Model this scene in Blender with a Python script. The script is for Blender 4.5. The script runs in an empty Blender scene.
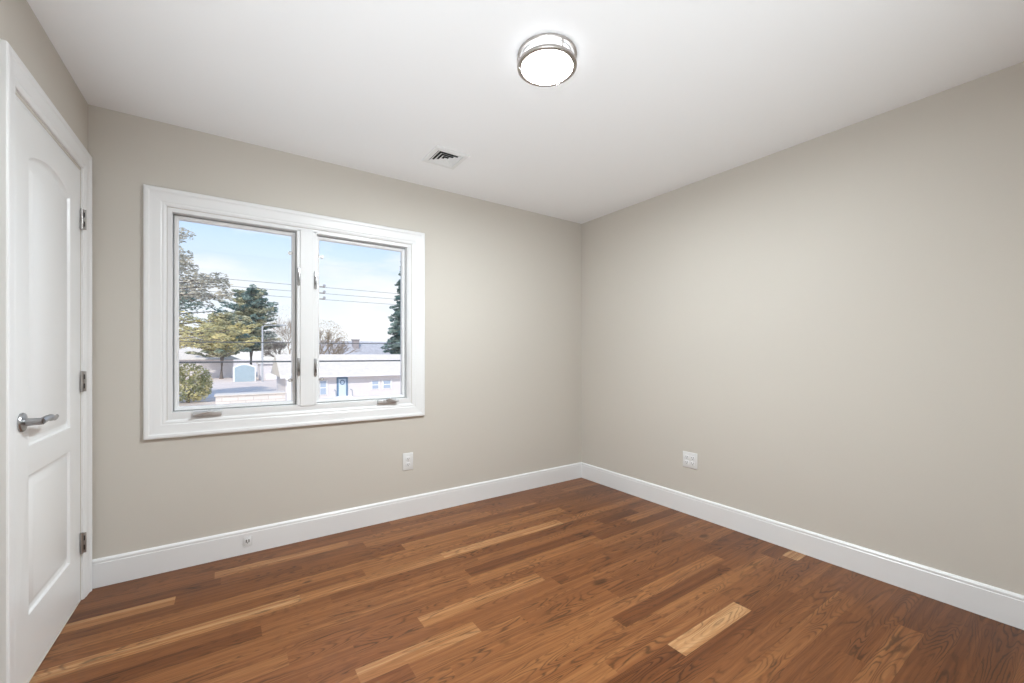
import bpy, bmesh, math, random
from mathutils import Vector, Matrix, noise
R = math.radians
C = bpy.context.scene.collection
scene = bpy.context.scene

# ------------------------------------------------------------------ camera
cam_d = bpy.data.cameras.new('camera')
cam_d.sensor_width = 36.0
cam_d.lens = 417.6 / 1024 * 36.0
cam_d.shift_y = (354.7 - 341.5) / 1024
cam_d.clip_start = 0.02
cam_d.clip_end = 1000
cam = bpy.data.objects.new('camera', cam_d)
cam.location = (0, 0, 1.18)
cam.rotation_euler = (R(90), 0, R(-34.45))
C.objects.link(cam)
scene.camera = cam

# ------------------------------------------------------------------ exposure
scene.view_settings.view_transform = 'Standard'
scene.view_settings.look = 'None'
scene.view_settings.gamma = 1.0
scene.view_settings.use_curve_mapping = False
scene.view_settings.exposure = 0.26

# ------------------------------------------------------------------ sky
world = bpy.data.worlds.new('sky'); scene.world = world
world.use_nodes = True
wn = world.node_tree.nodes; wl = world.node_tree.links
wn.clear()
wo = wn.new('ShaderNodeOutputWorld'); wb = wn.new('ShaderNodeBackground')
tc = wn.new('ShaderNodeTexCoord'); sep = wn.new('ShaderNodeSeparateXYZ')
ramp = wn.new('ShaderNodeValToRGB')
ramp.color_ramp.elements[0].position = 0.0; ramp.color_ramp.elements[0].color = (0.80, 0.80, 0.82, 1)
ramp.color_ramp.elements[1].position = 0.6; ramp.color_ramp.elements[1].color = (0.22, 0.44, 0.90, 1)
for p_, c_ in ((0.05, (0.77, 0.79, 0.83, 1)), (0.14, (0.66, 0.73, 0.82, 1)), (0.22, (0.50, 0.63, 0.81, 1)), (0.29, (0.35, 0.53, 0.80, 1))):
    e_ = ramp.color_ramp.elements.new(p_); e_.color = c_
mp = wn.new('ShaderNodeMapping'); mp.inputs['Scale'].default_value = (3.0, 3.0, 11.0)
mp.inputs['Location'].default_value = (1.7, 0.4, 0.6)
nz = wn.new('ShaderNodeTexNoise'); nz.inputs['Scale'].default_value = 1.3; nz.inputs['Detail'].default_value = 6
cr = wn.new('ShaderNodeValToRGB')
cr.color_ramp.elements[0].position = 0.46; cr.color_ramp.elements[0].color = (0, 0, 0, 1)
cr.color_ramp.elements[1].position = 0.66; cr.color_ramp.elements[1].color = (0.85, 0.85, 0.85, 1)
mx = wn.new('ShaderNodeMixRGB'); mx.inputs['Color2'].default_value = (0.80, 0.78, 0.79, 1)
wl.new(tc.outputs['Generated'], sep.inputs[0]); wl.new(sep.outputs['Z'], ramp.inputs[0])
wl.new(tc.outputs['Generated'], mp.inputs['Vector']); wl.new(mp.outputs[0], nz.inputs['Vector'])
wl.new(nz.outputs['Fac'], cr.inputs[0]); wl.new(cr.outputs['Color'], mx.inputs['Fac'])
wl.new(ramp.outputs['Color'], mx.inputs['Color1']); wl.new(mx.outputs[0], wb.inputs['Color'])
wb.inputs['Strength'].default_value = 1.24
wl.new(wb.outputs[0], wo.inputs['Surface'])

# ------------------------------------------------------------------ sun (behind the house, lights the street side)
sun_d = bpy.data.lights.new('sun', 'SUN'); sun_d.energy = 3.1; sun_d.angle = R(1.5); sun_d.color = (1.0, 0.92, 0.82)
sun = bpy.data.objects.new('sun', sun_d); C.objects.link(sun)
sun.rotation_euler = (R(48), 0, R(-28))
LAMP = 450.0        # radiance of the ceiling fixture's diffuser
DRUM = 2.2
# unseen fill spot, added low behind the camera to brighten the ceiling
fl_d = bpy.data.lights.new('ceiling_fill', 'SPOT'); fl_d.energy = 205; fl_d.spot_size = R(88); fl_d.spot_blend = 1.0
fl_d.shadow_soft_size = 0.08; fl_d.color = (0.86, 0.95, 1.0)
fl = bpy.data.objects.new('ceiling_fill', fl_d); C.objects.link(fl)
fl.location = (0.0, -0.12, 0.20); fl.rotation_euler = Vector((0.90, 1.28, 2.24)).to_track_quat('-Z', 'Y').to_euler()

# ------------------------------------------------------------------ room dimensions
D = 2.942      # north (window) wall plane
E = 2.831      # east wall plane
S = -0.25      # south wall plane
HC = 2.441     # ceiling height
WX, WA = -0.571, R(-0.9885)   # west wall passes (WX, D), turned by WA

# ------------------------------------------------------------------ helpers
def mat(name, col, rough=0.5, metal=0.0, spec=0.5, var=0.0, scale=6.0, bump=0.0, bscale=80.0, emit=None, es=0.0):
    m = bpy.data.materials.new(name); m.use_nodes = True
    n = m.node_tree.nodes; l = m.node_tree.links
    b = n['Principled BSDF']
    b.inputs['Base Color'].default_value = (*col, 1)
    b.inputs['Roughness'].default_value = rough
    b.inputs['Metallic'].default_value = metal
    b.inputs['Specular IOR Level'].default_value = spec
    t = n.new('ShaderNodeTexCoord')
    if var > 0:
        z = n.new('ShaderNodeTexNoise'); z.inputs['Scale'].default_value = scale; z.inputs['Detail'].default_value = 4
        l.new(t.outputs['Object'], z.inputs['Vector'])
        r = n.new('ShaderNodeMapRange')
        r.inputs['From Min'].default_value = 0.3; r.inputs['From Max'].default_value = 0.7
        r.inputs['To Min'].default_value = 1 - var; r.inputs['To Max'].default_value = 1 + var
        l.new(z.outputs['Fac'], r.inputs['Value'])
        h = n.new('ShaderNodeVectorMath'); h.operation = 'SCALE'; h.inputs[0].default_value = col
        l.new(r.outputs[0], h.inputs['Scale']); l.new(h.outputs[0], b.inputs['Base Color'])
    if bump > 0:
        z = n.new('ShaderNodeTexNoise'); z.inputs['Scale'].default_value = bscale; z.inputs['Detail'].default_value = 3
        l.new(t.outputs['Object'], z.inputs['Vector'])
        q = n.new('ShaderNodeBump'); q.inputs['Strength'].default_value = bump; q.inputs['Distance'].default_value = 0.002
        l.new(z.outputs['Fac'], q.inputs['Height']); l.new(q.outputs[0], b.inputs['Normal'])
    if emit:
        b.inputs['Emission Color'].default_value = (*emit, 1); b.inputs['Emission Strength'].default_value = es
    return m

def link(name, bm, m, parent=None, smooth=False, mats=None):
    me = bpy.data.meshes.new(name)
    bmesh.ops.recalc_face_normals(bm, faces=bm.faces[:])
    bm.to_mesh(me); bm.free()
    for k in (mats or [m]): me.materials.append(k)
    if smooth:
        for p in me.polygons: p.use_smooth = True
        try: me.set_sharp_from_angle(angle=R(35))
        except Exception: pass
    o = bpy.data.objects.new(name, me); C.objects.link(o)
    if parent: o.parent = parent
    return o

def empty(name, loc, rz=0.0):
    o = bpy.data.objects.new(name, None); C.objects.link(o)
    o.location = loc; o.rotation_euler = (0, 0, rz); o.empty_display_size = 0.1
    return o

def tag(o, label, cat, group=None):
    o['label'] = label; o['category'] = cat
    if group: o['group'] = group
    return o

def struct(o, label=None, cat=None):
    o['kind'] = 'structure'
    if label: o['label'] = label
    if cat: o['category'] = cat
    return o

def box(bm, x0, x1, y0, y1, z0, z1, bev=0.0, seg=2, M=None):
    vs = [bm.verts.new(Vector(p)) for p in ((x0,y0,z0),(x1,y0,z0),(x1,y1,z0),(x0,y1,z0),(x0,y0,z1),(x1,y0,z1),(x1,y1,z1),(x0,y1,z1))]
    fs = [bm.faces.new([vs[i] for i in q]) for q in ((3,2,1,0),(4,5,6,7),(0,1,5,4),(1,2,6,5),(2,3,7,6),(3,0,4,7))]
    if bev > 0:
        ed = list({e for f in fs for e in f.edges})
        r = bmesh.ops.bevel(bm, geom=ed, offset=bev, segments=seg, affect='EDGES', profile=0.5)
        vs = list({v for f in r['faces'] for v in f.verts} | {v for v in vs if v.is_valid})
    if M is not None:
        for v in vs: v.co = M @ v.co
    return vs

def tube(bm, pts, rad, seg=10, cap=True, flat=1.0, up=Vector((0, 0, 1))):
    """swept round (or, with flat<1, oval) section along pts"""
    pts = [Vector(p) for p in pts]; rings = []
    if not isinstance(rad, (list, tuple)): rad = [rad] * len(pts)
    for i, p in enumerate(pts):
        t = (pts[min(i + 1, len(pts) - 1)] - pts[max(i - 1, 0)]).normalized()
        a = t.cross(up)
        if a.length < 1e-4: a = t.cross(Vector((1, 0, 0)))
        a.normalize(); b = a.cross(t).normalized()
        rings.append([bm.verts.new(p + a * math.cos(2*math.pi*k/seg) * rad[i] * flat + b * math.sin(2*math.pi*k/seg) * rad[i]) for k in range(seg)])
    for i in range(len(rings) - 1):
        for k in range(seg):
            bm.faces.new((rings[i][k], rings[i][(k+1) % seg], rings[i+1][(k+1) % seg], rings[i+1][k]))
    if cap:
        bm.faces.new(rings[0][::-1]); bm.faces.new(rings[-1])

def lathe(bm, prof, seg=48, c=(0, 0, 0), axis='z', closed=False):
    """revolve (r, h) profile about an axis"""
    rings = []
    for r_, h_ in prof:
        ring = []
        for k in range(seg):
            a = 2*math.pi*k/seg
            u, v = r_*math.cos(a), r_*math.sin(a)
            p = (u, v, h_) if axis == 'z' else ((h_, u, v) if axis == 'x' else (u, h_, v))
            ring.append(bm.verts.new(Vector(c) + Vector(p)))
        rings.append(ring)
    n = len(rings)
    for i in range(n if closed else n - 1):
        A, B = rings[i], rings[(i+1) % n]
        for k in range(seg): bm.faces.new((A[k], A[(k+1) % seg], B[(k+1) % seg], B[k]))
    if not closed:
        bm.faces.new(rings[0][::-1]); bm.faces.new(rings[-1])

def frame_loop(bm, a0, a1, b0, b1, prof, fn, closed_prof=True, u_shape=False):
    """mitred moulding: prof = [(inset, height)], fn maps (a, b, h) to a point"""
    rings = []
    for o, h in prof:
        if u_shape: c = [(a0+o, b0), (a0+o, b1-o), (a1-o, b1-o), (a1-o, b0)]
        else: c = [(a0+o, b0+o), (a0+o, b1-o), (a1-o, b1-o), (a1-o, b0+o)]
        rings.append([bm.verts.new(Vector(fn(a, b, h))) for a, b in c])
    n = len(rings); last = n if closed_prof else n - 1
    for i in range(last):
        A, B = rings[i], rings[(i+1) % n]
        for k in range(3 if u_shape else 4):
            bm.faces.new((A[k], A[(k+1) % 4], B[(k+1) % 4], B[k]))
    if u_shape and closed_prof:
        bm.faces.new([r[0] for r in rings]); bm.faces.new([r[3] for r in rings])

CAS = [(0, 0), (0, .016), (.003, .020), (.010, .0215), (.020, .0205), (.026, .0165), (.034, .0155), (.070, .0135), (.076, .0105), (.083, .0115), (.090, .0095), (.095, .007), (.095, 0)]

# ------------------------------------------------------------------ room materials
M_wall = mat('greige_wall_paint', (0.640, 0.600, 0.545), 0.75, spec=0.25, bump=0.12, bscale=220)
M_ceil = mat('white_ceiling_paint', (0.90, 0.90, 0.91), 0.85, spec=0.2, bump=0.10, bscale=200)
M_trim = mat('white_trim_paint', (0.86, 0.86, 0.87), 0.32, spec=0.5, bump=0.05, bscale=60)
M_door = mat('white_door_paint', (0.86, 0.86, 0.865), 0.30, spec=0.5, bump=0.10, bscale=90)
M_vinyl = mat('white_vinyl', (0.84, 0.84, 0.85), 0.35)
M_ring = mat('satin_nickel_ring', (0.50, 0.47, 0.45), 0.42, metal=1.0, spec=0.5)
M_crank = mat('satin_crank_metal', (0.62, 0.62, 0.63), 0.45, metal=0.8)
M_nickel = mat('brushed_nickel', (0.40, 0.40, 0.41), 0.30, metal=1.0, var=0.06, scale=90)
M_hinge = mat('satin_nickel_hinge', (0.46, 0.44, 0.43), 0.38, metal=1.0, var=0.05, scale=60)
M_dark = mat('dark_slot', (0.03, 0.03, 0.03), 0.6)
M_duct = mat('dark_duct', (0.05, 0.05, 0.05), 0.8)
M_plate = mat('white_cover_plate', (0.80, 0.80, 0.80), 0.35)
M_grey = mat('grey_weatherstrip', (0.30, 0.30, 0.30), 0.6)
M_plaster = mat('shaft_plaster', (0.7, 0.7, 0.7), 0.9)

# glass: thin pane, transparent with a Fresnel sheen
M_glass = bpy.data.materials.new('window_glass'); M_glass.use_nodes = True
_n = M_glass.node_tree.nodes; _l = M_glass.node_tree.links; _n.clear()
_o = _n.new('ShaderNodeOutputMaterial'); _m = _n.new('ShaderNodeMixShader'); _t = _n.new('ShaderNodeBsdfTransparent'); _g = _n.new('ShaderNodeBsdfGlossy'); _f = _n.new('ShaderNodeFresnel')
_f.inputs['IOR'].default_value = 1.45; _g.inputs['Roughness'].default_value = 0.02
_t.inputs['Color'].default_value = (0.97, 0.98, 0.98, 1)
_l.new(_f.outputs[0], _m.inputs[0]); _l.new(_t.outputs[0], _m.inputs[1]); _l.new(_g.outputs[0], _m.inputs[2]); _l.new(_m.outputs[0], _o.inputs[0])

# ------------------------------------------------------------------ oak floor
def floor_material():
    m = bpy.data.materials.new('oak_strip_floor'); m.use_nodes = True
    n = m.node_tree.nodes; l = m.node_tree.links; b = n['Principled BSDF']
    def N(t, **k):
        x = n.new(t)
        for a, v in k.items(): setattr(x, a, v)
        return x
    def math_(op, a, b_=None, c=None):
        x = N('ShaderNodeMath', operation=op)
        for i, v in enumerate((a, b_, c)):
            if v is None: continue
            if isinstance(v, (int, float)): x.inputs[i].default_value = v
            else: l.new(v, x.inputs[i])
        return x.outputs[0]
    uv = N('ShaderNodeUVMap', uv_map='plank')
    at = N('ShaderNodeAttribute', attribute_name='tint')
    su = N('ShaderNodeSeparateXYZ'); l.new(uv.outputs[0], su.inputs[0])
    sa = N('ShaderNodeSeparateXYZ'); l.new(at.outputs['Vector'], sa.inputs[0])
    U, V = su.outputs['X'], su.outputs['Y']
    tint, r1, r2 = sa.outputs['X'], sa.outputs['Y'], sa.outputs['Z']
    ub = math_('ADD', U, math_('MULTIPLY', r1, 53.0)); vb = math_('ADD', V, math_('MULTIPLY', r2, 7.0))
    def comb(ku, kv, kz=0.0):
        x = N('ShaderNodeCombineXYZ')
        l.new(math_('MULTIPLY', ub, ku), x.inputs[0]); l.new(math_('MULTIPLY', vb, kv), x.inputs[1])
        l.new(math_('MULTIPLY', r2, 31.0), x.inputs[2]); return x.outputs[0]
    def noise_(vec, sc=1.0, det=2.0, rough=0.5, dist=0.0):
        x = N('ShaderNodeTexNoise'); l.new(vec, x.inputs['Vector'])
        x.inputs['Scale'].default_value = sc; x.inputs['Detail'].default_value = det
        x.inputs['Roughness'].default_value = rough; x.inputs['Distortion'].default_value = dist
        return x.outputs['Fac']
    # growth-ring contours: broad along the board, tight across it
    f1 = noise_(comb(1.6, 13.0), 1.0, 1.5, 0.45, 0.35)
    wob = noise_(comb(26.0, 60.0), 1.0, 2.0, 0.6)
    ph = math_('ADD', math_('MULTIPLY', f1, 135.0), math_('MULTIPLY', wob, 3.2))
    ring = math_('MULTIPLY_ADD', math_('SINE', ph), 0.5, 0.5)
    ring = math_('POWER', ring, 3.6)
    amp = noise_(comb(2.2, 6.0), 1.3, 1.0)
    rs = N('ShaderNodeMapRange'); rs.inputs['From Min'].default_value = 0.40; rs.inputs['From Max'].default_value = 0.64
    rs.inputs['To Min'].default_value = 0.28; rs.inputs['To Max'].default_value = 1.0; l.new(amp, rs.inputs['Value'])
    ring = math_('MULTIPLY', ring, rs.outputs[0])
    pores = noise_(comb(10.0, 420.0), 1.0, 2.0, 0.7)
    streak = noise_(comb(1.1, 60.0), 1.0, 3.0, 0.6)
    # base colour from plank tint
    cr_ = N('ShaderNodeValToRGB'); el = cr_.color_ramp.elements
    el[0].position = 0.0; el[0].color = (0.112, 0.036, 0.011, 1)
    el[1].position = 1.0; el[1].color = (0.500, 0.275, 0.128, 1)
    for p_, c_ in ((0.25, (0.165, 0.057, 0.018, 1)), (0.5, (0.225, 0.084, 0.028, 1)), (0.75, (0.320, 0.136, 0.048, 1))):
        e_ = el.new(p_); e_.color = c_
    t2 = math_('ADD', tint, math_('MULTIPLY', math_('SUBTRACT', streak, 0.5), 0.95))
    l.new(t2, cr_.inputs[0])
    k = math_('SUBTRACT', 1.0, math_('MULTIPLY', ring, 0.62))
    k = math_('MULTIPLY', k, math_('ADD', 0.74, math_('MULTIPLY', pores, 0.52)))
    # knots
    geo = N('ShaderNodeNewGeometry')
    for kx, ky, kr in ((1.603, 1.529, 0.030), (2.568, 1.534, 0.026), (0.35, 2.39, 0.014)):
        vm = N('ShaderNodeVectorMath', operation='SUBTRACT'); l.new(geo.outputs['Position'], vm.inputs[0]); vm.inputs[1].default_value = (kx, ky, 0)
        vs_ = N('ShaderNodeVectorMath', operation='MULTIPLY'); l.new(vm.outputs[0], vs_.inputs[0]); vs_.inputs[1].default_value = (0.45, 1.0, 0)
        vl = N('ShaderNodeVectorMath', operation='LENGTH'); l.new(vs_.outputs[0], vl.inputs[0])
        mr = N('ShaderNodeMapRange', interpolation_type='SMOOTHSTEP'); mr.inputs['From Min'].default_value = kr*0.35; mr.inputs['From Max'].default_value = kr
        mr.inputs['To Min'].default_value = 0.40; mr.inputs['To Max'].default_value = 1.0; l.new(vl.outputs['Value'], mr.inputs['Value'])
        k = math_('MULTIPLY', k, mr.outputs[0])
    # seams between strips
    ev = math_('MINIMUM', V, math_('SUBTRACT', 0.0825, V))
    sm = N('ShaderNodeMapRange'); sm.inputs['From Min'].default_value = 0.0; sm.inputs['From Max'].default_value = 0.0011
    sm.inputs['To Min'].default_value = 0.55; sm.inputs['To Max'].default_value = 1.0; l.new(ev, sm.inputs['Value'])
    k = math_('MULTIPLY', k, sm.outputs[0])
    sc_ = N('ShaderNodeVectorMath', operation='SCALE'); l.new(cr_.outputs['Color'], sc_.inputs[0]); l.new(k, sc_.inputs['Scale'])
    l.new(sc_.outputs[0], b.inputs['Base Color'])
    rr = N('ShaderNodeMapRange'); rr.inputs['To Min'].default_value = 0.24; rr.inputs['To Max'].default_value = 0.38
    l.new(pores, rr.inputs['Value']); l.new(rr.outputs[0], b.inputs['Roughness'])
    b.inputs['Specular IOR Level'].default_value = 0.24
    bp = N('ShaderNodeBump'); bp.inputs['Strength'].default_value = 0.15; bp.inputs['Distance'].default_value = 0.001
    l.new(math_('ADD', math_('MULTIPLY', pores, 0.5), math_('MULTIPLY', sm.outputs[0], 1.0)), bp.inputs['Height']); l.new(bp.outputs[0], b.inputs['Normal'])
    return m

def build_floor():
    rnd = random.Random(11)
    W = 0.0825; Y0 = 0.963
    X0, X1 = -0.78, E + 0.05
    fixed = {   # row: [(x0, x1, tint)]  boards the photograph shows clearly; nearest right-hand rows tinted darker to imitate light falloff
        20: [(-0.78, -0.02, 0.10)], 19: [(-0.78, -0.20, 0.82), (-0.20, 0.35, 0.25)], 18: [(-0.78, 0.9, 0.30)],
        17: [(-0.78, 1.3, 0.62)], 16: [(-0.78, 0.62, 0.40)], 15: [(-0.78, 0.30, 0.88), (0.30, 1.05, 0.74)], 14: [(-0.78, 0.42, 0.42)],
        13: [(-0.78, 0.127, 0.14), (0.127, 1.2, 0.52)], 12: [(-0.5, 1.08, 0.55), (1.08, 2.01, 0.10)], 11: [(-0.4, 1.04, 0.50), (1.04, 1.98, 0.60)],
        10: [(0.20, 1.10, 0.48), (1.10, 1.9, 0.40)], 9: [(0.71, 1.38, 0.80), (1.38, 2.3, 0.42)], 8: [(0.25, 1.42, 0.46), (1.42, 1.50, 0.15)], 
        7: [(0.9, 1.60, 0.44), (1.60, 2.10, 0.50)], 6: [(1.1, 1.72, 0.40), (1.72, 2.5, 0.34)], 5: [(0.7, 1.58, 0.46), (1.58, 2.36, 0.30), (2.36, 2.9, 0.20)],
        4: [(1.36, 1.72, 0.60), (1.72, 2.37, 0.62), (2.37, 2.9, 0.30)], 3: [(0.6, 1.43, 0.55), (1.43, 2.30, 0.16), (2.3, 2.9, 0.36)],
        2: [(0.9, 1.62, 0.55), (1.62, 2.62, 0.62)], 1: [(1.20, 2.02, 0.52), (2.02, 2.70, 0.46), (2.70, 2.9, 0.95)],
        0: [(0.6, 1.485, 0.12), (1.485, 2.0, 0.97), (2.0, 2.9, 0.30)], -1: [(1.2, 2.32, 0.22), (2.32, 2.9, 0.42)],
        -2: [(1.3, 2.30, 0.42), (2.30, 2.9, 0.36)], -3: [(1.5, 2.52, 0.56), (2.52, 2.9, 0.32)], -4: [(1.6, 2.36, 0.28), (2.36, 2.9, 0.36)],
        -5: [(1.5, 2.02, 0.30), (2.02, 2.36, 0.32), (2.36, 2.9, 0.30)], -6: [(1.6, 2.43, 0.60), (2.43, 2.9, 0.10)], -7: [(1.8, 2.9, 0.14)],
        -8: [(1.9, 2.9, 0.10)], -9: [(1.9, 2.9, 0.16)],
    }
    bm = bmesh.new(); uv = bm.loops.layers.uv.new('plank'); col = bm.verts.layers.float_vector.new('tint')
    for k in range(-16, 25):
        y0 = Y0 + k*W; y1 = min(y0 + W, D + 0.03)
        segs = []; fx = sorted(fixed.get(k, []))
        def fill(a, b):
            x = a
            while x < b - 1e-6:
                L = rnd.uniform(0.35, 1.25)
                e = min(b, x + L)
                if b - e < 0.22: e = b
                segs.append((x, e, min(0.95, max(0.08, rnd.gauss(0.46 if k > -3 else 0.34, 0.17))))); x = e  # lower mean tint in the near rows paints light falloff into the boards
        cur = X0
        for a, b_, t in fx:
            a = max(a, X0); b_ = min(b_, X1)
            if a > cur + 0.01: fill(cur, a)
            segs.append((max(a, cur), b_, t)); cur = b_
        if cur < X1 - 0.01: fill(cur, X1)
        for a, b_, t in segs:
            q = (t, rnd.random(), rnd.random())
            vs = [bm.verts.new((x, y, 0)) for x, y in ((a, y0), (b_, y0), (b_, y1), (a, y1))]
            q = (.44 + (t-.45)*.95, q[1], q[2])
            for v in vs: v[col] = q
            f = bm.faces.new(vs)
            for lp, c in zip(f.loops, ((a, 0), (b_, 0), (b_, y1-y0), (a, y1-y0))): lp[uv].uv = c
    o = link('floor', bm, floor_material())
    struct(o)
    return o
build_floor()
bm = bmesh.new(); box(bm, -0.9, E+0.3, S-0.3, D+0.3, -0.25, -0.003)
struct(link('trim_4', bm, M_plaster), 'subfloor slab under the oak boards')

# ------------------------------------------------------------------ walls and ceiling
WIN = (-0.262, 1.122, 0.816, 1.985)     # rough opening in the north wall
def wall_with_hole(bm, a0, a1, z0, z1, hole, t0, t1, fn):
    """solid wall slab with a rectangular hole; fn maps (a, t, z)"""
    h0, h1, g0, g1 = hole
    As = [a0, h0, h1, a1]; Zs = [z0, g0, g1, z1]
    V = {}
    for i, a in enumerate(As):
        for j, z in enumerate(Zs):
            for s, t in enumerate((t0, t1)): V[i, j, s] = bm.verts.new(Vector(fn(a, t, z)))
    for i in range(3):
        for j in range(3):
            if (i, j) == (1, 1): continue
            for s in (0, 1): bm.faces.new([V[i, j, s], V[i+1, j, s], V[i+1, j+1, s], V[i, j+1, s]])
    def q(a, b): bm.faces.new([V[(*a, 0)], V[(*b, 0)], V[(*b, 1)], V[(*a, 1)]])
    for i in range(3): q((i, 0), (i+1, 0)); q((i, 3), (i+1, 3))
    for j in range(3): q((0, j), (0, j+1)); q((3, j), (3, j+1))
    q((1, 1), (2, 1)); q((1, 2), (2, 2)); q((1, 1), (1, 2)); q((2, 1), (2, 2))

bm = bmesh.new(); wall_with_hole(bm, -0.75, E+0.15, -0.02, HC+0.02, WIN, D, D+0.15, lambda a, t, z: (a, t, z))
struct(link('wall_north', bm, M_wall))
bm = bmesh.new(); box(bm, E, E+0.15, S-0.15, D-0.0005, -0.02, HC+0.02)
struct(link('wall_east', bm, M_wall))
bm = bmesh.new(); box(bm, -0.85, E-0.001, S-0.15, S, -0.0, HC+0.02)
struct(link('wall_south', bm, M_wall))
VENT = (1.045, 1.275, 2.330, 2.560)
bm = bmesh.new(); wall_with_hole(bm, -0.8, E+0.15, S-0.15, D+0.15, (VENT[0]+.028, VENT[1]-.028, VENT[2]+.028, VENT[3]-.028), HC, HC+0.2, lambda a, t, z: (a, z, t))
struct(link('ceiling', bm, M_ceil))

# west wall in its own frame: local x = into the room, local y = towards the window wall
west = lambda n_: None
DO = (-0.862, -0.122, 0.001, 2.062)
bm = bmesh.new(); wall_with_hole(bm, -3.30, -0.0, -0.0, HC+0.02, DO, -0.12, 0.0, lambda a, t, z: (t, a, z))
o = link('wall_west', bm, M_wall); o.location = (WX, D, 0); o.rotation_euler = (0, 0, WA); struct(o)

# baseboards
def baseboard(name, p0, p1, nrm):
    prof = [(0, 0), (.014, 0), (.014, .120), (.0115, .1235), (.013, .1265), (.013, .1345), (.009, .1405), (.004, .1435), (0, .1435)]
    bm = bmesh.new(); n = Vector((*nrm, 0)); A = [bm.verts.new(Vector((*p0, 0)) + n*a + Vector((0, 0, b+.001))) for a, b in prof]
    B = [bm.verts.new(Vector((*p1, 0)) + n*a + Vector((0, 0, b+.001))) for a, b in prof]
    m = len(prof)
    for i in range(m): bm.faces.new((A[i], A[(i+1) % m], B[(i+1) % m], B[i]))
    bm.faces.new(A[::-1]); bm.faces.new(B)
    struct(link(name, bm, M_trim))
baseboard('baseboard_north', (-0.556, D), (E, D), (0, -1))
baseboard('baseboard_east', (E, S), (E, D-0.0142), (-1, 0))
baseboard('baseboard_south', (-0.60, S), (E-0.0142, S), (0, 1))

# ------------------------------------------------------------------ window
win = empty('window_1', (0, D, 0)); struct(win, 'white twin casement window with two cranked sashes')
fw = lambda a, b, h: (a, -h, b)
bm = bmesh.new(); frame_loop(bm, -0.359, 1.221, 0.727, 2.083, CAS, fw)
link('casing', bm, M_trim, win)
# fixed frame: flat rim around both openings and the mullion post between
FL = [(-0.240, 0.372), (0.486, 1.092)]; FZ = (0.863, 1.963); DEP = 0.058
bm = bmesh.new()
frame_loop(bm, WIN[0]+.0005, WIN[1]-.0005, WIN[2]+.0005, WIN[3]-.0005, [(0, -.001), (0, .003), (.0205, .003), (.0205, -.10), (0, -.10)], fw)
box(bm, WIN[0]+.02, WIN[1]-.02, -.003, .10, WIN[2]+.018, FZ[0], .002)
box(bm, 1.0915, 1.103, -.003, .10, FZ[0], FZ[1]+.003)
link('jamb', bm, M_vinyl, win)
bm = bmesh.new(); box(bm, 0.372, 0.486, -.003, .10, FZ[0]-.01, FZ[1]+.01, .0025)
box(bm, 0.391, 0.467, -.0095, .02, FZ[0]-.01+.001, FZ[1]+.009, .002)
link('mullion', bm, M_vinyl, win)
for i, (a0, a1) in enumerate(FL):
    bm = bmesh.new()   # grey seal between jamb and sash
    frame_loop(bm, a0+.0002, a1-.0002, FZ[0]+.0002, FZ[1]-.0002, [(0, -.046), (.004, -.046), (.004, -.060), (0, -.060)], fw)
    link('weather_seal', bm, M_grey, win)
    bm = bmesh.new()
    frame_loop(bm, a0+.0045, a1-.0045, FZ[0]+.0045, FZ[1]-.0045,
               [(0, -.042), (.002, -.040), (.012, -.040), (.014, -.043), (.019, -.046), (.019, -.075), (0, -.075)], fw)
    sash = link('sash', bm, M_vinyl, win)
    sash['label'] = ('left', 'right')[i] + ' casement sash'
    bm = bmesh.new(); box(bm, a0+.021, a1-.021, .060, .064, FZ[0]+.021, FZ[1]-.021)
    link('glass', bm, M_glass, sash)
    # small round screen keepers near the mullion side
    xk = a1 - .034 if i == 0 else a0 + .040
    for zk in (1.826, 1.018):
        bm = bmesh.new(); sx = -1 if i == 0 else 1
        lathe(bm, [(.0065, -.052), (.011, -.052), (.012, -.047), (.011, -.042), (.0065, -.042), (.0055, -.047)], 20, (xk, .094, zk), 'y', closed=True)
        box(bm, min(xk-sx*.010, xk-sx*.024), max(xk-sx*.010, xk-sx*.024), .043, .052, zk-.006, zk+.006, .001)
        k_ = link('screen_keeper', bm, M_hinge, sash, True)
        bm = bmesh.new(); lathe(bm, [(.0065, -.044), (.0065, -.050), (.005, -.0515)], 16, (xk, .094, zk), 'y'); link('keeper_centre', bm, M_plate, k_, True)
# sash locks on the rims beside the mullion
for xl, zs in ((0.381, (1.674, 1.104)), (0.477, (1.660, 1.100))):
    for zl in zs:
        bm = bmesh.new(); box(bm, xl-.0085, xl+.0085, -.0065, -.0028, zl-.055, zl+.055, .0015)
        lk = link('sash_lock', bm, M_nickel, win, True)
        bm = bmesh.new(); tube(bm, [(xl, -.006, zl+.030), (xl, -.011, zl+.02), (xl, -.012, zl-.03), (xl, -.009, zl-.060)], [.003, .0042, .004, .003], 10)
        link('lock_lever', bm, M_hinge, lk, True)
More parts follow.
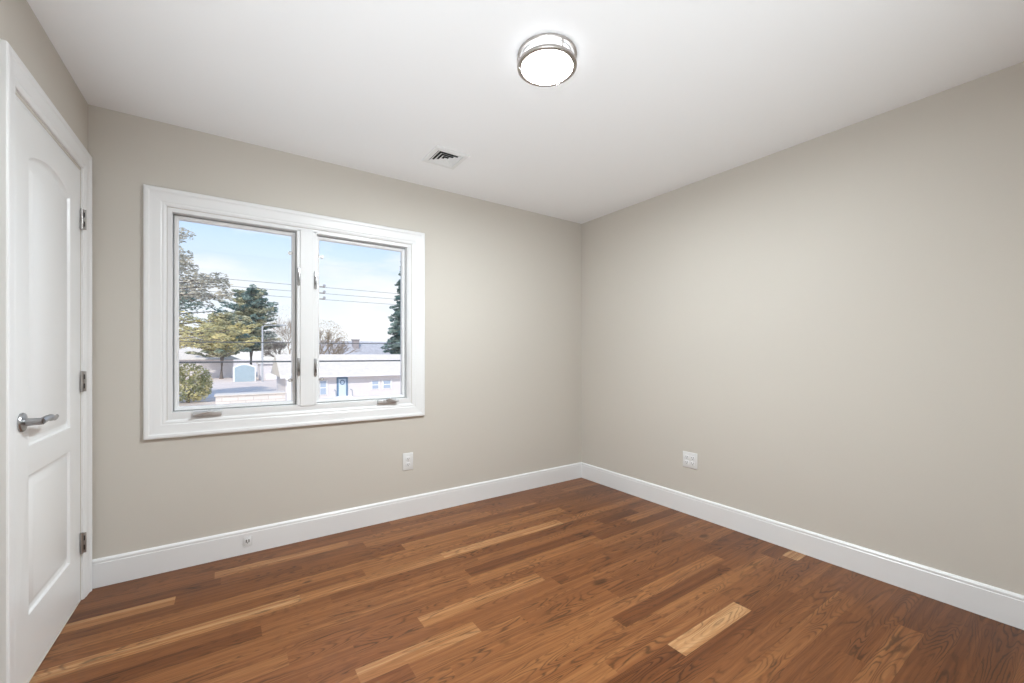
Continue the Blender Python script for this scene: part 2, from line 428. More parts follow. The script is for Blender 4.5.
# folding crank operators
def crank(xc, zc, up):
    bm = bmesh.new()
    box(bm, xc-.066, xc+.066, -.020, -.0028, zc-.016, zc+.016, .006, 3)
    box(bm, xc-.026, xc+.026, -.026, -.018, zc-.012, zc+.017, .005, 3)
    c = link('crank_operator', bm, M_crank, win, True)
    bm = bmesh.new()
    if up: P = [(xc-.004, -.028, zc+.012), (xc+.012, -.036, zc+.022), (xc+.035, -.038, zc+.010), (xc+.062, -.036, zc+.000), (xc+.076, -.034, zc+.004)]
    else: P = [(xc+.010, -.028, zc+.010), (xc+.0, -.034, zc+.012), (xc-.025, -.035, zc+.008), (xc-.050, -.034, zc+.002), (xc-.064, -.033, zc-.004)]
    tube(bm, P, [.007, .008, .0065, .006, .0075], 12)
    lathe(bm, [(.009, -.020), (.010, -.026), (.008, -.032), (.004, -.034)], 16, (xc+(.0 if up else .008), 0, zc+.012), 'y')
    link('crank_handle', bm, M_crank, c, True)
crank(-0.083, 0.846, False)
crank(0.939, 0.850, True)

# ------------------------------------------------------------------ door on the west wall
door = empty('door_1', (WX, D, 0), WA); struct(door, 'white two panel door with an arched upper panel and lever handle')
dw = lambda a, b, h: (h, -a, b)
bm = bmesh.new(); frame_loop(bm, 0.020, 0.952, 0.001, 2.172, CAS, dw, u_shape=True)
link('casing', bm, M_trim, door)
bm = bmesh.new()     # jamb lining the opening with a stop
frame_loop(bm, 0.1225, 0.8615, 0.001, 2.0615, [(0, -.119), (0, -.001), (.012, -.001), (.012, -.040), (.024, -.040), (.024, -.075), (.012, -.075), (.012, -.119)], dw, u_shape=True)
link('jamb', bm, M_trim, door)
def door_leaf():
    s0, s1, z0, z1 = 0.1365, 0.8475, 0.012, 2.0475
    bm = bmesh.new()
    def P(s, z, h): return bm.verts.new(Vector((h, -s, z)))
    outer = [P(s0, z0, 0), P(s1, z0, 0), P(s1, z1, 0), P(s0, z1, 0)]
    back = [P(s0, z0, -.035), P(s1, z0, -.035), P(s1, z1, -.035), P(s0, z1, -.035)]
    for i in range(4): bm.faces.new((outer[i], outer[(i+1) % 4], back[(i+1) % 4], back[i]))
    bm.faces.new(back[::-1])
    oe = [bm.edges.get((outer[i], outer[(i+1) % 4])) for i in range(4)]
    holes = []
    def outline(a0, a1, b0, b1, rise, ins, h):
        pts = [(a0+ins, b0+ins), (a1-ins, b0+ins)]
        if rise > 0:
            NN = 20; A0, A1 = a0+ins, a1-ins
            sh = .018*max(0, 1-ins/.05)
            pts.append((A1, b1-ins))
            for k in range(0, NN+1):
                t = k/NN; s = A1 - sh - t*(A1-A0-2*sh)
                pts.append((s, b1 - ins + .010*max(0, 1-ins/.08) + (rise-.010)*math.sin(math.pi*t)**0.8))
            pts.append((A0, b1-ins))
        else: pts += [(a1-ins, b1-ins), (a0+ins, b1-ins)]
        return [P(s, z, h) for s, z in pts]
    for (a0, a1, b0, b1, rise) in ((0.262, 0.722, 0.848, 1.888, 0.052), (0.262, 0.722, 0.238, 0.748, 0)):
        prof = [(0, 0), (.004, -.0015), (.009, -.0095), (.015, -.0120), (.023, -.0120), (.030, -.009), (.044, -.003), (.052, -.001)]
        rings = [outline(a0, a1, b0, b1, rise, i_, h_) for i_, h_ in prof]
        n = len(rings[0])
        for A, B in zip(rings, rings[1:]):
            for k in range(n): bm.faces.new((A[k], A[(k+1) % n], B[(k+1) % n], B[k]))
        bm.faces.new(rings[-1])
        holes += [bm.edges.get((rings[0][k], rings[0][(k+1) % n])) for k in range(n)]
    bmesh.ops.triangle_fill(bm, use_beauty=True, use_dissolve=False, edges=oe + holes, normal=(1, 0, 0))
    return link('door_leaf', bm, M_door, door, True)
door_leaf()
for zc in (1.828, 1.052, 0.279):
    bm = bmesh.new(); box(bm, .0, .0215, -.1290, -.1255, zc-.048, zc+.048, .0008)
    for dz in (-.024, .024): pass
    h_ = link('hinge', bm, M_hinge, door, True)
    bm = bmesh.new(); tube(bm, [(.007, -.1335, zc-.050), (.007, -.1335, zc+.050)], .0058, 14)
    link('hinge_pin', bm, M_hinge, h_, True)
    for dz in (-.022, .022):
        bm = bmesh.new(); box(bm, .0125, .0170, -.1302, -.1288, zc+dz-.012, zc+dz+.012, .0006)
        link('hinge_slot', bm, M_dark, h_)
# lever handle
bm = bmesh.new(); HS, HZ = 0.786, 0.945
lathe(bm, [(.033, .0002), (.0335, .004), (.031, .008), (.022, .0105), (.014, .013), (.0125, .045), (.0115, .052)], 40, (0, -HS, HZ), 'x')
hd = link('door_handle', bm, M_nickel, door, True)
bm = bmesh.new()
P = []
for k in range(25):
    t = k/24; P.append((.050 + .004*math.sin(t*3.1), -HS + .014 - t*0 + (-.014 + .0 ) + t*.150, HZ + .006*math.sin(t*math.pi*1.6) + .012*max(0, t-.75)*2))
tube(bm, P, [.0125 - .0055*abs(k/24)**1.2 + (.002 if 9 < k < 14 else 0) for k in range(25)], 16, flat=0.75)
link('lever', bm, M_nickel, hd, True)

# ------------------------------------------------------------------ ceiling light
LC = (1.1145, 1.3645)
M_emit = mat('glowing_diffuser', (1, 1, 1), 0.4, emit=(0.87, 0.955, 0.985), es=LAMP)
M_emit2 = mat('glowing_drum_side', (1, 1, 1), 0.4, emit=(0.93, 0.97, 1.0), es=DRUM)
cl = empty('ceiling_light', (LC[0], LC[1], HC)); tag(cl, 'round flush ceiling light with two brushed nickel rings and glowing white diffuser', 'ceiling light')
bm = bmesh.new(); lathe(bm, [(.100, -.0001), (.100, -.008), (.092, -.010)], 48); link('canopy', bm, M_plate, cl, True)
bm = bmesh.new(); lathe(bm, [(.098, -.010), (.1005, -.014), (.1005, -.046), (.099, -.049)], 64); link('drum', bm, M_emit2, cl, True)
bm = bmesh.new(); lathe(bm, [(.1135, -.0492), (.1135, -.0512), (.10, -.0514)], 64); link('diffuser_rim', bm, M_plate, cl, True)
bm = bmesh.new(); lathe(bm, [(.1065, -.0495), (.1065, -.0525), (.098, -.0548), (.06, -.0565), (.01, -.057)], 64); link('diffuser', bm, M_emit, cl, True)
for z, r_in, hh in ((-.0080, .1145, .0055), (-.0505, .1072, .0068)):
    bm = bmesh.new(); lathe(bm, [(r_in, z-hh), (.1225, z-hh), (.1245, z-hh+.002), (.1245, z+hh-.002), (.1225, z+hh), (r_in, z+hh)], 72, closed=True)
    link('metal_ring', bm, M_ring, cl, True)
for a in (28, 148, 262):
    x, y = .1200*math.cos(R(a)), .1200*math.sin(R(a))
    bm = bmesh.new(); tube(bm, [(x, y, -.014), (x, y, -.0435)], .0035, 10)
    lathe(bm, [(.003, -.0565), (.0055, -.0580), (.0055, -.061), (.002, -.063)], 14, (x, y, 0))
    link('post', bm, M_ring, cl, True)

# ------------------------------------------------------------------ ceiling vent
vx, vy = (VENT[0]+VENT[1])/2, (VENT[2]+VENT[3])/2; vh = (VENT[1]-VENT[0])/2
vt = empty('ceiling_vent', (vx, vy, HC)); tag(vt, 'square white ceiling air register with slanted louvers', 'air vent')
fv = lambda a, b, h: (a, b, -h)
bm = bmesh.new(); frame_loop(bm, -vh, vh, -vh, vh, [(0, .0004), (.0, .004), (.006, .010), (.030, .011), (.033, .008), (.033, .0004)], fv)
link('vent_frame', bm, M_plate, vt)
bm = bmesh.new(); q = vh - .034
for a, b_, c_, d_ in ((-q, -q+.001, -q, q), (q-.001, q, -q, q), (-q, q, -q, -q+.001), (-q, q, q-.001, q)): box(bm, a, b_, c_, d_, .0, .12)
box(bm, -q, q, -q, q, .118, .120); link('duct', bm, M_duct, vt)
for r0 in (.079, .057, .035):
    bm = bmesh.new(); frame_loop(bm, -r0, r0, -r0, r0, [(0, .0085), (.015, .000), (.0153, .0008), (.0004, .0095)], fv)
    link('louver', bm, M_plate, vt)
bm = bmesh.new(); box(bm, -.0105, .0105, -.0105, .0105, -.009, -.0075, .0004)
link('centre_plate', bm, M_plate, vt)

# ------------------------------------------------------------------ outlets
def outlet(name, loc, rz, w, h, cells, sw=.034, sh=.028, plate_t=.006, slot=(.0028, .010), decora=False):
    """cover plate in local xz, facing local -y"""
    e = empty(name, loc, rz)
    bm = bmesh.new(); box(bm, -w/2, w/2, -plate_t, -.0002, -h/2, h/2, .003, 3); link('cover_plate', bm, M_plate, e, True)
    for cx, cz in cells:
        bm = bmesh.new(); box(bm, cx-sw/2, cx+sw/2, -plate_t-.0018, -plate_t+.001, cz-sh/2, cz+sh/2, .0016, 2)
        s = link('socket', bm, M_vinyl, e, True)
        bm = bmesh.new()
        for dx in (-.0068, .0068): box(bm, cx+dx-slot[0]/2, cx+dx+slot[0]/2, -plate_t-.0024, -plate_t-.001, cz-slot[1]/2+.003, cz+slot[1]/2+.003)
        lathe(bm, [(.0028, -plate_t-.0024), (.0028, -plate_t-.001)], 12, (cx, 0, cz-.0085), 'y')
        link('slots', bm, M_dark, s)
    return e
a = outlet('wall_outlet', (1.096, D, 0.402), 0, .078, .124, [(0, .021), (0, -.021)])
tag(a, 'white duplex wall outlet below the window on the window wall', 'outlet')
bm = bmesh.new(); lathe(bm, [(.003, -.0070), (.0025, -.0078)], 12, (0, 0, 0), 'y'); link('screw', bm, M_nickel, a)
a = outlet('wall_outlet', (E, 1.799, 0.402), R(-90), .116, .116, [(-.023, .020), (-.023, -.020), (.023, .020), (.023, -.020)])
tag(a, 'white square four socket wall outlet on the right wall', 'outlet')
a = outlet('baseboard_outlet', (0.108, D-.014, 0.074), 0, .044, .056, [(0, .0)], sw=.036, sh=.048, plate_t=.0010, slot=(.0045, .017))
tag(a, 'small white single outlet set into the baseboard below the window', 'outlet')

# ================================================================== outdoors
G = -3.0
M_ground = mat('pale_sunlit_ground', (0.68, 0.58, 0.51), 0.9, var=0.06, scale=0.25)
M_road = mat('pale_asphalt', (0.62, 0.58, 0.56), 0.9, var=0.05, scale=0.8)
M_siding = mat('pale_siding', (0.70, 0.67, 0.68), 0.8, var=0.03, scale=1.5)
M_roofw = mat('pale_shingle_roof', (0.67, 0.61, 0.54), 0.9, var=0.06, scale=2.5)
M_roofg = mat('grey_shingle_roof', (0.42, 0.42, 0.45), 0.9, var=0.15, scale=3)
M_blue = mat('slate_blue_paint', (0.10, 0.19, 0.30), 0.6)
M_bluep = mat('pale_blue_door', (0.60, 0.70, 0.82), 0.6)
M_winb = mat('house_window_pane', (0.38, 0.47, 0.60), 0.25)
M_white = mat('outdoor_white_paint', (0.85, 0.85, 0.86), 0.7)
M_shed = mat('light_blue_shed_paint', (0.36, 0.46, 0.52), 0.7, var=0.04, scale=2)
M_brick = mat('chimney_brick', (0.35, 0.32, 0.33), 0.9, var=0.1, scale=5)
M_bark = mat('grey_brown_bark', (0.16, 0.14, 0.13), 0.9, var=0.2, scale=4)
M_barkl = mat('tan_bark', (0.30, 0.24, 0.18), 0.9, var=0.15, scale=4)
M_wire = mat('black_cable', (0.06, 0.07, 0.08), 0.6)
M_pole = mat('weathered_wood_pole', (0.30, 0.27, 0.24), 0.9, var=0.15, scale=3)
M_steel = mat('pale_steel_pole', (0.45, 0.47, 0.50), 0.5)
def leafmat(name, a, b, sc=0.6):
    m = mat(name, a, 0.8); n = m.node_tree.nodes; l = m.node_tree.links
    z = n.new('ShaderNodeTexNoise'); z.inputs['Scale'].default_value = sc; z.inputs['Detail'].default_value = 5
    t = n.new('ShaderNodeTexCoord'); l.new(t.outputs['Object'], z.inputs['Vector'])
    r = n.new('ShaderNodeValToRGB'); r.color_ramp.elements[0].position = 0.42; r.color_ramp.elements[1].position = 0.60
    r.color_ramp.elements[0].color = (*a, 1); r.color_ramp.elements[1].color = (*b, 1)
    l.new(z.outputs['Fac'], r.inputs[0]); l.new(r.outputs[0], n['Principled BSDF'].inputs['Base Color'])
    return m
L_grey = leafmat('grey_tan_needles', (0.30, 0.31, 0.27), (0.56, 0.52, 0.42))
L_yellow = leafmat('yellow_green_needles', (0.38, 0.37, 0.20), (0.78, 0.68, 0.34))
L_dark = leafmat('dark_teal_needles', (0.09, 0.18, 0.18), (0.27, 0.36, 0.32), 0.7)
L_mix = leafmat('olive_needles', (0.20, 0.26, 0.20), (0.60, 0.56, 0.36), 0.5)
L_hedge = leafmat('olive_hedge_leaves', (0.28, 0.30, 0.15), (0.72, 0.66, 0.36), 1.3)
L_twig = leafmat('pale_twigs', (0.34, 0.32, 0.30), (0.48, 0.43, 0.37), 0.5)
L_tan = leafmat('tan_twigs', (0.34, 0.27, 0.17), (0.50, 0.41, 0.28), 0.5)

bm = bmesh.new(); box(bm, -160, 220, D+1.2, 420, G-0.4, G); struct(link('ground', bm, M_ground), 'pale bright ground of the street outside', 'ground')
bm = bmesh.new(); box(bm, -120, 160, 34, 36.5, G+.002, G+0.03); box(bm, -120, 160, 49.5, 55, G+.002, G+0.03)
struct(link('road', bm, M_road), 'pale road strip across the street outside', 'road')

def leaves(bm, rnd, c, r, n, s, flat=0.5):
    c = Vector(c)
    for _ in range(n):
        while True:
            v = Vector((rnd.uniform(-1, 1), rnd.uniform(-1, 1), rnd.uniform(-1, 1)))
            if v.length <= 1: break
        if v.length > 0: v = v.normalized() * (v.length ** 0.6)
        p = c + Vector((v.x*r[0], v.y*r[1], v.z*r[2]))
        a = Vector((rnd.uniform(-1, 1), rnd.uniform(-1, 1), rnd.uniform(-flat, flat))).normalized()
        b = Vector((rnd.uniform(-1, 1), rnd.uniform(-1, 1), rnd.uniform(-1, 1))).normalized()
        k = s*rnd.uniform(.6, 1.3)
        vs = [bm.verts.new(p - a*k), bm.verts.new(p + b*k*.45), bm.verts.new(p + a*k), bm.verts.new(p - b*k*.45)]
        bm.faces.new(vs)

def branchy(bm, rnd, p, d, L, r, depth, minr=.012, spread=0.55, kids=3):
    q = p + d*L
    mid = p + d*L*.5 + Vector((rnd.uniform(-1, 1), rnd.uniform(-1, 1), rnd.uniform(-1, 1)))*L*.05
    tube(bm, [p, mid, q], [r, r*.85, max(r*.62, minr*.7)], 5 if depth > 1 else 3, cap=True)
    if depth == 0: return
    for k in range(kids):
        nd = (d + Vector((rnd.uniform(-1, 1), rnd.uniform(-1, 1), rnd.uniform(-.5, .8)))*spread).normalized()
        st = p.lerp(q, rnd.uniform(.55, 1.0))
        branchy(bm, rnd, st, nd, L*rnd.uniform(.6, .82), max(r*.58, minr), depth-1, minr, spread, kids)

# --- big pine at the left: trunk hidden by the wall, long layered boughs
def pine_tree(name, x, y, h, boughs, mats_, label, seed, group=None, trunk_r=.3, leaf=.22, dens=1.0):
    rnd = random.Random(seed); t = empty(name, (x, y, G)); tag(t, label, 'tree', group)
    bm = bmesh.new(); tube(bm, [(0, 0, 0), (.1, 0, h*.3), (-.1, .1, h*.6), (0, 0, h*.97)], [trunk_r, trunk_r*.8, trunk_r*.5, .05], 9)
    bb = [bmesh.new() for _ in mats_]
    for (dx, dy, z0, z1, rl, mi, n) in boughs:       # bough from trunk (z0) to tip offset (dx,dy,z1), radius of foliage pad
        P = [Vector((0, 0, z0)), Vector((dx*.5, dy*.5, z0 + (z1-z0)*.35)), Vector((dx, dy, z1))]
        tube(bm, P, [trunk_r*.3, trunk_r*.18, .03], 5)
        for k in range(5):
            f_ = .30 + .17*k
            c = Vector((dx*f_, dy*f_, z0 + (z1-z0)*f_ + rnd.uniform(-.1, .25)))
            leaves(bb[mi], rnd, c, (rl*(1.0-.12*k), rl*(1.0-.12*k), rl*.30), int(n*dens), leaf, .35)
    link('trunk', bm, M_bark, t)
    for k, m in enumerate(mats_): link('foliage', bb[k], m, t)
    return t

rnd = random.Random(5)
B = []
for (dz, ln, mi, n) in ((17.4, 3.6, 0, 70), (16.6, 4.6, 0, 90), (15.8, 5.6, 0, 100), (15.0, 5.9, 0, 100), (14.2, 6.2, 0, 100), (13.2, 5.4, 0, 80), (12.4, 6.6, 0, 100), (11.6, 7.2, 0, 110), (10.7, 8.8, 0, 120), (9.9, 9.6, 0, 130), (9.2, 10.4, 0, 90),
                        (8.6, 7.0, 2, 50), (7.9, 8.2, 2, 50), (7.1, 8.4, 1, 50), (6.3, 10.2, 1, 80), (5.7, 9.0, 1, 80), (5.1, 8.2, 1, 50), (12.0, 5.0, 0, 80)):
    for a in (-32, -10, 12, 36, 130, 215, 300):
        w_ = ln*rnd.uniform(.80, 1.04)
        B.append((w_*math.cos(R(a)), w_*math.sin(R(a)), dz-.8, dz+rnd.uniform(-.3, .3), rnd.uniform(1.1, 1.6), mi, n if a < 100 else n//4))
pine_tree('pine_tree', -9.0, 45, 18.2, B, [L_grey, L_yellow, L_dark], 'tall grey green pine with long boughs at the left edge of the left pane', 3, dens=1.0, leaf=.14)

# --- yellow-green pine in front of the dark evergreen
B = []
for (dz, ln, mi, n) in ((11.0, 2.6, 1, 50), (10.2, 4.0, 1, 60), (9.4, 5.6, 0, 90), (8.6, 6.6, 0, 90), (7.8, 6.2, 0, 80), (7.0, 6.6, 0, 60), (6.0, 6.4, 0, 50), (5.2, 5.2, 1, 50)):
    for a in (0, 40, 85, 130, 175, 220, 265, 310):
        w_ = ln*rnd.uniform(.35, 1.15); B.append((w_*math.cos(R(a)), w_*math.sin(R(a)), dz-1.4, dz+rnd.uniform(-.9, .7), rnd.uniform(.6, 1.3), mi, n))
pine_tree('pine_tree', -0.6, 88, 11.4, B, [L_yellow, L_mix], 'yellow green spreading pine in front of the dark evergreen', 8, trunk_r=.35, dens=1.0, leaf=.22)

# --- dark evergreen in the middle of the left pane
B = []
for k in range(17):
    f_ = k/16; z = 17.2 - 11.6*f_; ln = 2.6 + 3.6*math.sin(min(1, f_*1.6)*math.pi/2)
    for a in (0, 45, 90, 140, 185, 230, 275, 320):
        w_ = ln*rnd.uniform(.45, 1.1); B.append((w_*math.cos(R(a+k*13)), w_*math.sin(R(a+k*13)), z-.6, z+rnd.uniform(-.4, .9), rnd.uniform(.7, 1.4), 0 if rnd.random() < .5 else 1, 45))
pine_tree('evergreen_tree', 4.3, 102, 17.6, B, [L_dark, L_mix], 'dark green evergreen with a rounded top in the left pane', 21, trunk_r=.5, dens=1.0, leaf=.26)

# --- dark spruce at the right edge
B = []
for k in range(30):
    f_ = k/29; z = 19.5 - 15.6*f_; ln = .35 + 3.6*f_**.85
    for a in range(0, 360, 36):
        w_ = ln*rnd.uniform(.45, 1.15); B.append((w_*math.cos(R(a+k*17)), w_*math.sin(R(a+k*17)), z+.3, z-rnd.uniform(.0, .5), .35+.45*f_, 0, 40))
pine_tree('spruce_tree', 22.5, 60, 20.5, B, [L_dark], 'tall dark blue green spruce at the right edge of the right pane', 33, trunk_r=.3, dens=.9, leaf=.22)

# --- bare trees
def bare_tree(x, y, h, seed, m1, m2, label, w=.6, n=500, depth=5, crown=None, group=None):
    rnd = random.Random(seed); t = empty('bare_tree', (x, y, G)); tag(t, label, 'tree', group)
    bm = bmesh.new()
    branchy(bm, rnd, Vector((0, 0, 0)), Vector((.05, 0, 1)), h*.30, .17, depth, .018, w, 4)
    link('branches', bm, m1, t)
    bm = bmesh.new(); c = crown or (0, 0, h*.66, h*.36, h*.3)
    leaves(bm, rnd, (c[0], c[1], c[2]), (c[3], c[3], c[4]), n*2, .09, .8)
    link('twigs', bm, m2, t)
bare_tree(11.0, 62, 9.4, 4, M_barkl, L_tan, 'bare tan branched tree at the left of the right pane', .62, 1500)
bare_tree(13.8, 124, 18.0, 9, M_barkl, L_twig, 'pale bare tree right of the dark evergreen', .5, 1800)
bare_tree(8.6, 87, 9.8, 14, M_bark, L_twig, 'low grey bare tree below the dark evergreen', .7, 1700)
bare_tree(-3.5, 122, 10.6, 18, M_bark, L_twig, 'grey bare tree behind the yellow green tree', .7, 1500)

# --- hedge
t = empty('garden_shrub', (-2.7, 46, G)); tag(t, 'large rounded olive green shrub at the lower left of the left pane', 'shrub')
bm = bmesh.new(); r_ = random.Random(2); tube(bm, [(0, 0, 0), (.1, 0, 1.2)], [.15, .05], 6); link('stem', bm, M_bark, t)
bm = bmesh.new()
for c, r, n in (((0, 0, 1.75), (1.8, 1.3, 1.7), 2600), ((-1.3, 0, 2.1), (1.2, 1.1, 1.5), 1200), ((.75, -.2, 1.3), (.95, .9, 1.2), 900)): leaves(bm, r_, c, r, n, .13, .8)
link('foliage', bm, L_hedge, t)

# --- ranch house across the street (right pane)
def window_unit(parent, x, y, z, w, h, d=0):
    bm = bmesh.new(); box(bm, x, x+w, y-.06, y, z, z+h); box(bm, x-.10, x-.02, y-.09, y, z-.08, z+h+.08); box(bm, x+w+.02, x+w+.10, y-.09, y, z-.08, z+h+.08)
    f_ = link('window', bm, M_white, parent)
    bm = bmesh.new()
    for k in (0, 1): box(bm, x+.06, x+w-.06, y-.075, y-.061, z+.05+k*(h/2), z+h/2-.04+k*(h/2))
    link('pane', bm, M_winb, f_)
HY = 43.0
hs = empty('ranch_house', (12.5, HY, G)); tag(hs, 'single storey white ranch house across the street with blue framed door', 'house')
bm = bmesh.new(); box(bm, -8.0, 14, 0, 8, 0, 2.25); link('wall', bm, M_siding, hs)
bm = bmesh.new()
vs = [bm.verts.new(p) for p in ((-8.5, -.6, 2.18), (14.5, -.6, 2.18), (14.5, 4, 4.22), (-8.5, 4, 4.22), (-8.5, 8.6, 2.18), (14.5, 8.6, 2.18))]
for q_ in ((0, 1, 2, 3), (3, 2, 5, 4), (0, 3, 4), (1, 5, 2), (0, 4, 5, 1)): bm.faces.new([vs[i] for i in q_])
link('roof', bm, M_roofw, hs)
bm = bmesh.new(); box(bm, -8.5, 14.5, -.68, -.6, 2.06, 2.20); link('gutter', bm, M_white, hs)
bm = bmesh.new(); frame_loop(bm, -3.62, -2.60, -.02, 1.98, [(0, 0), (0, .10), (.16, .10), (.16, 0)], lambda a, b, h: (a, -h, b), u_shape=True)
dr = link('door_frame', bm, M_blue, hs)
bm = bmesh.new(); box(bm, -3.46, -2.76, -.05, 0, 0.05, 1.82); link('door', bm, M_bluep, hs)
bm = bmesh.new(); tube(bm, [(-3.11+.2*math.cos(R(a)), -.08, 1.50+.2*math.sin(R(a))) for a in range(0, 361, 30)], .045, 6, cap=False); link('wreath', bm, M_blue, hs)
window_unit(hs, -5.15, 0, .35, .62, 1.35)
window_unit(hs, -.28, 0, .68, .72, .85); window_unit(hs, .86, 0, .68, .82, .85)
bm = bmesh.new(); box(bm, -3.9, -2.3, -.9, 0, 0, .16); box(bm, -3.75, -2.45, -1.3, -.9, 0, .08); link('step', bm, M_white, hs)
for x_ in (-3.85, -2.35):
    bm = bmesh.new(); tube(bm, [(x_, -.85, .16), (x_, -.85, .75), (x_, -.05, .80)], .022, 6); link('railing', bm, M_blue, hs)

# --- grey roofed house behind it, with chimney
h2 = empty('grey_roofed_house', (19, 66, G)); tag(h2, 'house with grey roof and brick chimney behind the ranch house', 'house')
bm = bmesh.new(); box(bm, -9, 12, 0, 8, 0, 3.6); link('wall', bm, M_siding, h2)
bm = bmesh.new(); vs = [bm.verts.new(p) for p in ((-9.5, -.6, 3.5), (12.5, -.6, 3.5), (11, 4, 6.35), (-7.6, 4, 6.35), (-9.5, 8.6, 3.5), (12.5, 8.6, 3.5))]
for q_ in ((0, 1, 2, 3), (3, 2, 5, 4), (0, 3, 4), (1, 5, 2), (0, 4, 5, 1)): bm.faces.new([vs[i] for i in q_])
link('roof', bm, M_roofg, h2)
bm = bmesh.new(); box(bm, -2.5, -1.6, 2.0, 2.9, 4.6, 6.6); box(bm, -2.6, -1.5, 1.9, 3.0, 6.45, 6.6); link('chimney', bm, M_brick, h2)

# --- low white-roofed house at the far left
h3 = empty('white_roofed_house', (-7.0, 92, G)); tag(h3, 'low house with pale gable roof seen behind the shrub', 'house')
bm = bmesh.new(); box(bm, -8, 8.2, 0, 9, 0, 3.4); link('wall', bm, M_siding, h3)
bm = bmesh.new(); vs = [bm.verts.new(p) for p in ((-9, -.7, 3.3), (9.4, -.7, 3.3), (5.0, 4.4, 5.25), (-6, 4.4, 5.25), (-9, 9.5, 3.3), (9.4, 9.5, 3.3))]
for q_ in ((0, 1, 2, 3), (3, 2, 5, 4), (0, 3, 4), (1, 5, 2), (0, 4, 5, 1)): bm.faces.new([vs[i] for i in q_])
link('roof', bm, M_roofw, h3)

# --- light blue shed
sh = empty('garden_shed', (2.45, 77, G)); tag(sh, 'small light blue shed with arched white trimmed front', 'shed')
def arch_pts(w, h, rise, n=14):
    return [(-w/2, 0), (w/2, 0)] + [(w/2 - w*k/n, h + rise*math.sin(math.pi*k/n)) for k in range(n+1)]
def arch_prism(bm, w, h, rise, y0, y1):
    A = [bm.verts.new((x, y0, z)) for x, z in arch_pts(w, h, rise)]; Bq = [bm.verts.new((x, y1, z)) for x, z in arch_pts(w, h, rise)]
    n = len(A); bm.faces.new(A); bm.faces.new(Bq[::-1])
    for k in range(n): bm.faces.new((A[k], A[(k+1) % n], Bq[(k+1) % n], Bq[k]))
bm = bmesh.new(); arch_prism(bm, 2.6, 2.15, .42, -.06, 3); link('wall', bm, M_shed, sh)
bm = bmesh.new(); arch_prism(bm, 3.0, 2.25, .55, 0, 3.1); link('roof', bm, M_white, sh)

# --- white garage right of the shed
ga = empty('white_garage', (6.4, 80, G)); tag(ga, 'plain white garage to the right of the blue shed', 'garage')
bm = bmesh.new(); box(bm, -1.75, 2.2, 0, 6, 0, 2.7); link('wall', bm, M_siding, ga)
bm = bmesh.new(); vs = [bm.verts.new(p) for p in ((-2, -.3, 2.65), (2.4, -.3, 2.65), (2.4, 3, 3.3), (-2, 3, 3.3), (-2, 6.3, 2.65), (2.4, 6.3, 2.65))]
for q_ in ((0, 1, 2, 3), (3, 2, 5, 4), (0, 3, 4), (1, 5, 2), (0, 4, 5, 1)): bm.faces.new([vs[i] for i in q_])
link('roof', bm, M_roofw, ga)
bm = bmesh.new(); box(bm, -.9, 1.0, -.05, 0, .05, 1.0); link('garage_door', bm, M_white, ga)

# --- low stone wall in front
def block_mat():
    m = mat('pale_stone_courses', (0.74, 0.68, 0.62), 0.9); n = m.node_tree.nodes; l = m.node_tree.links
    t = n.new('ShaderNodeTexCoord'); mp_ = n.new('ShaderNodeMapping'); mp_.inputs['Rotation'].default_value = (R(90), 0, 0)
    b = n.new('ShaderNodeTexBrick'); b.inputs['Scale'].default_value = 1.0
    b.inputs['Color1'].default_value = (.78, .70, .64, 1); b.inputs['Color2'].default_value = (.70, .65, .60, 1); b.inputs['Mortar'].default_value = (.50, .45, .42, 1)
    b.inputs['Brick Width'].default_value = .9; b.inputs['Row Height'].default_value = .26; b.inputs['Mortar Size'].default_value = .018
    l.new(t.outputs['Object'], mp_.inputs[0]); l.new(mp_.outputs[0], b.inputs['Vector']); l.new(b.outputs['Color'], n['Principled BSDF'].inputs['Base Color'])
    return m
lw = empty('stone_wall', (1.6, 34, G)); tag(lw, 'low pale stone retaining wall at the bottom of the left pane', 'garden wall')
bm = bmesh.new(); box(bm, -2.15, 1.95, 0, 1.6, 0, 1.38, .03, 1); link('courses', bm, block_mat(), lw)
bm = bmesh.new(); box(bm, -2.22, 2.02, -.06, 1.7, 1.38, 1.47, .02, 1); link('coping', bm, M_roofw, lw)
gp = empty('gate_post', (3.85, 34.2, G)); tag(gp, 'white gate post beside the right end of the stone wall', 'post')
bm = bmesh.new(); box(bm, -.18, .18, -.18, .18, 0, 2.35, .02, 1); link('shaft', bm, M_white, gp)
bm = bmesh.new(); box(bm, -.26, .26, -.26, .26, 2.35, 2.45, .02, 1); lathe(bm, [(.06, 2.45), (.20, 2.62), (.17, 2.80), (.02, 2.86)], 16); link('cap', bm, M_white, gp, True)

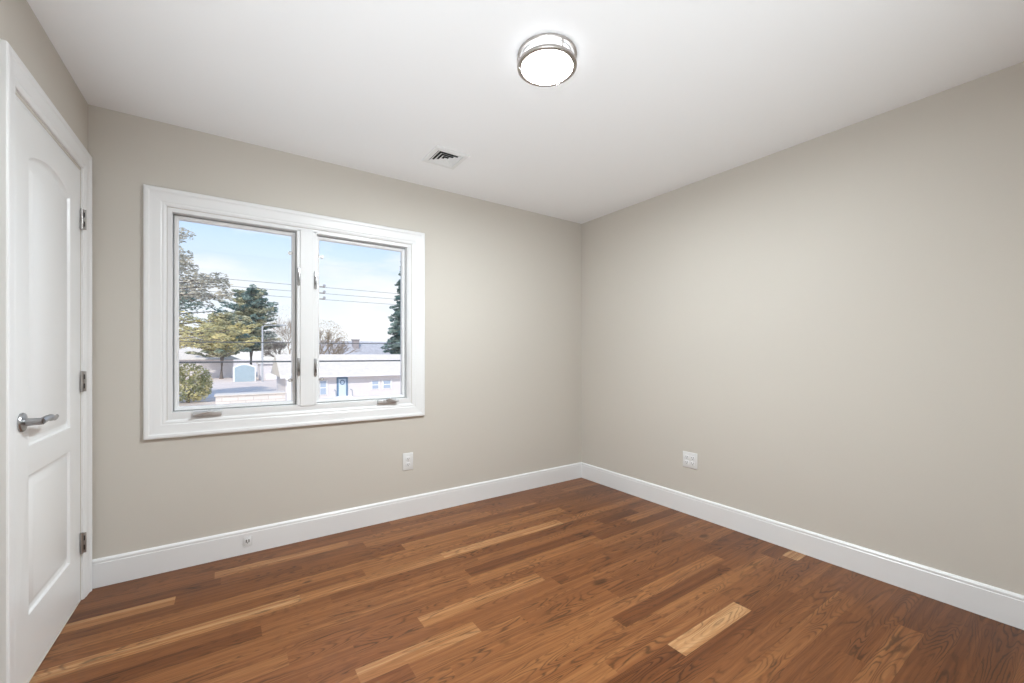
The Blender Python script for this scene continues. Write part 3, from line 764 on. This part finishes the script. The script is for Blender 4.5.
# --- street lamp
sl = empty('street_lamp', (4.70, 75, G)); tag(sl, 'pale street lamp with a long horizontal arm in the left pane', 'street lamp')
bm = bmesh.new(); tube(bm, [(0, 0, 0), (0, 0, 8.6)], [.15, .11], 10); link('pole', bm, M_steel, sl)
bm = bmesh.new(); tube(bm, [(0, 0, 8.45), (.4, 0, 8.72), (1.5, 0, 8.82), (2.6, 0, 8.85)], [.07, .06, .06, .05], 8); link('arm', bm, M_steel, sl)
bm = bmesh.new(); box(bm, 2.4, 3.3, -.18, .18, 8.74, 8.94, .06, 2); link('lamp_head', bm, M_steel, sl)

# --- utility pole hidden behind the mullion, and its wires
up = empty('utility_pole', (4.12, 25, G)); 
up.location = (4.12, 25, G)
tag(up, 'wooden utility pole behind the window mullion with insulator arms', 'utility pole')
bm = bmesh.new(); tube(bm, [(0, 0, 0), (0, 0, 8.6)], [.16, .11], 10); link('pole', bm, M_pole, up)
for dz in (3.75, 3.41, 3.08):
    bm = bmesh.new(); tube(bm, [(0, 0, 4.18+dz), (.42, 0, 4.18+dz)], .035, 6); arm = link('arm', bm, M_pole, up)
    bm = bmesh.new(); lathe(bm, [(.05, 0), (.09, .03), (.05, .06), (.09, .09), (.04, .13)], 12, (.40, 0, 4.18+dz+.02)); link('insulator', bm, M_steel, arm, True)
def wire(y, z, r, x0, x1, sag, label, lift=0.0):
    bm = bmesh.new(); P = []
    for k in range(41):
        t = k/40; P.append((x0+(x1-x0)*t, y, z + lift*t - sag*4*t*(1-t)))
    tube(bm, P, r, 6)
    tag(link('power_line', bm, M_wire), label, 'cable')
for dz, lb in ((3.75, 'topmost thin power line crossing the sky'), (3.41, 'middle thin power line crossing the sky'), (3.08, 'lowest thin power line crossing the sky')):
    wire(24.80, 1.18+dz+.05, .010, -14, 30, .10, lb)
wire(20, 1.18-.27, .036, -12, 26, .02, 'thick black cable bundle crossing both panes, the lower of the two')
wire(20.4, 1.18+.46, .020, -12, 26, .04, 'thin black cable crossing both panes above the thick one', lift=.25)
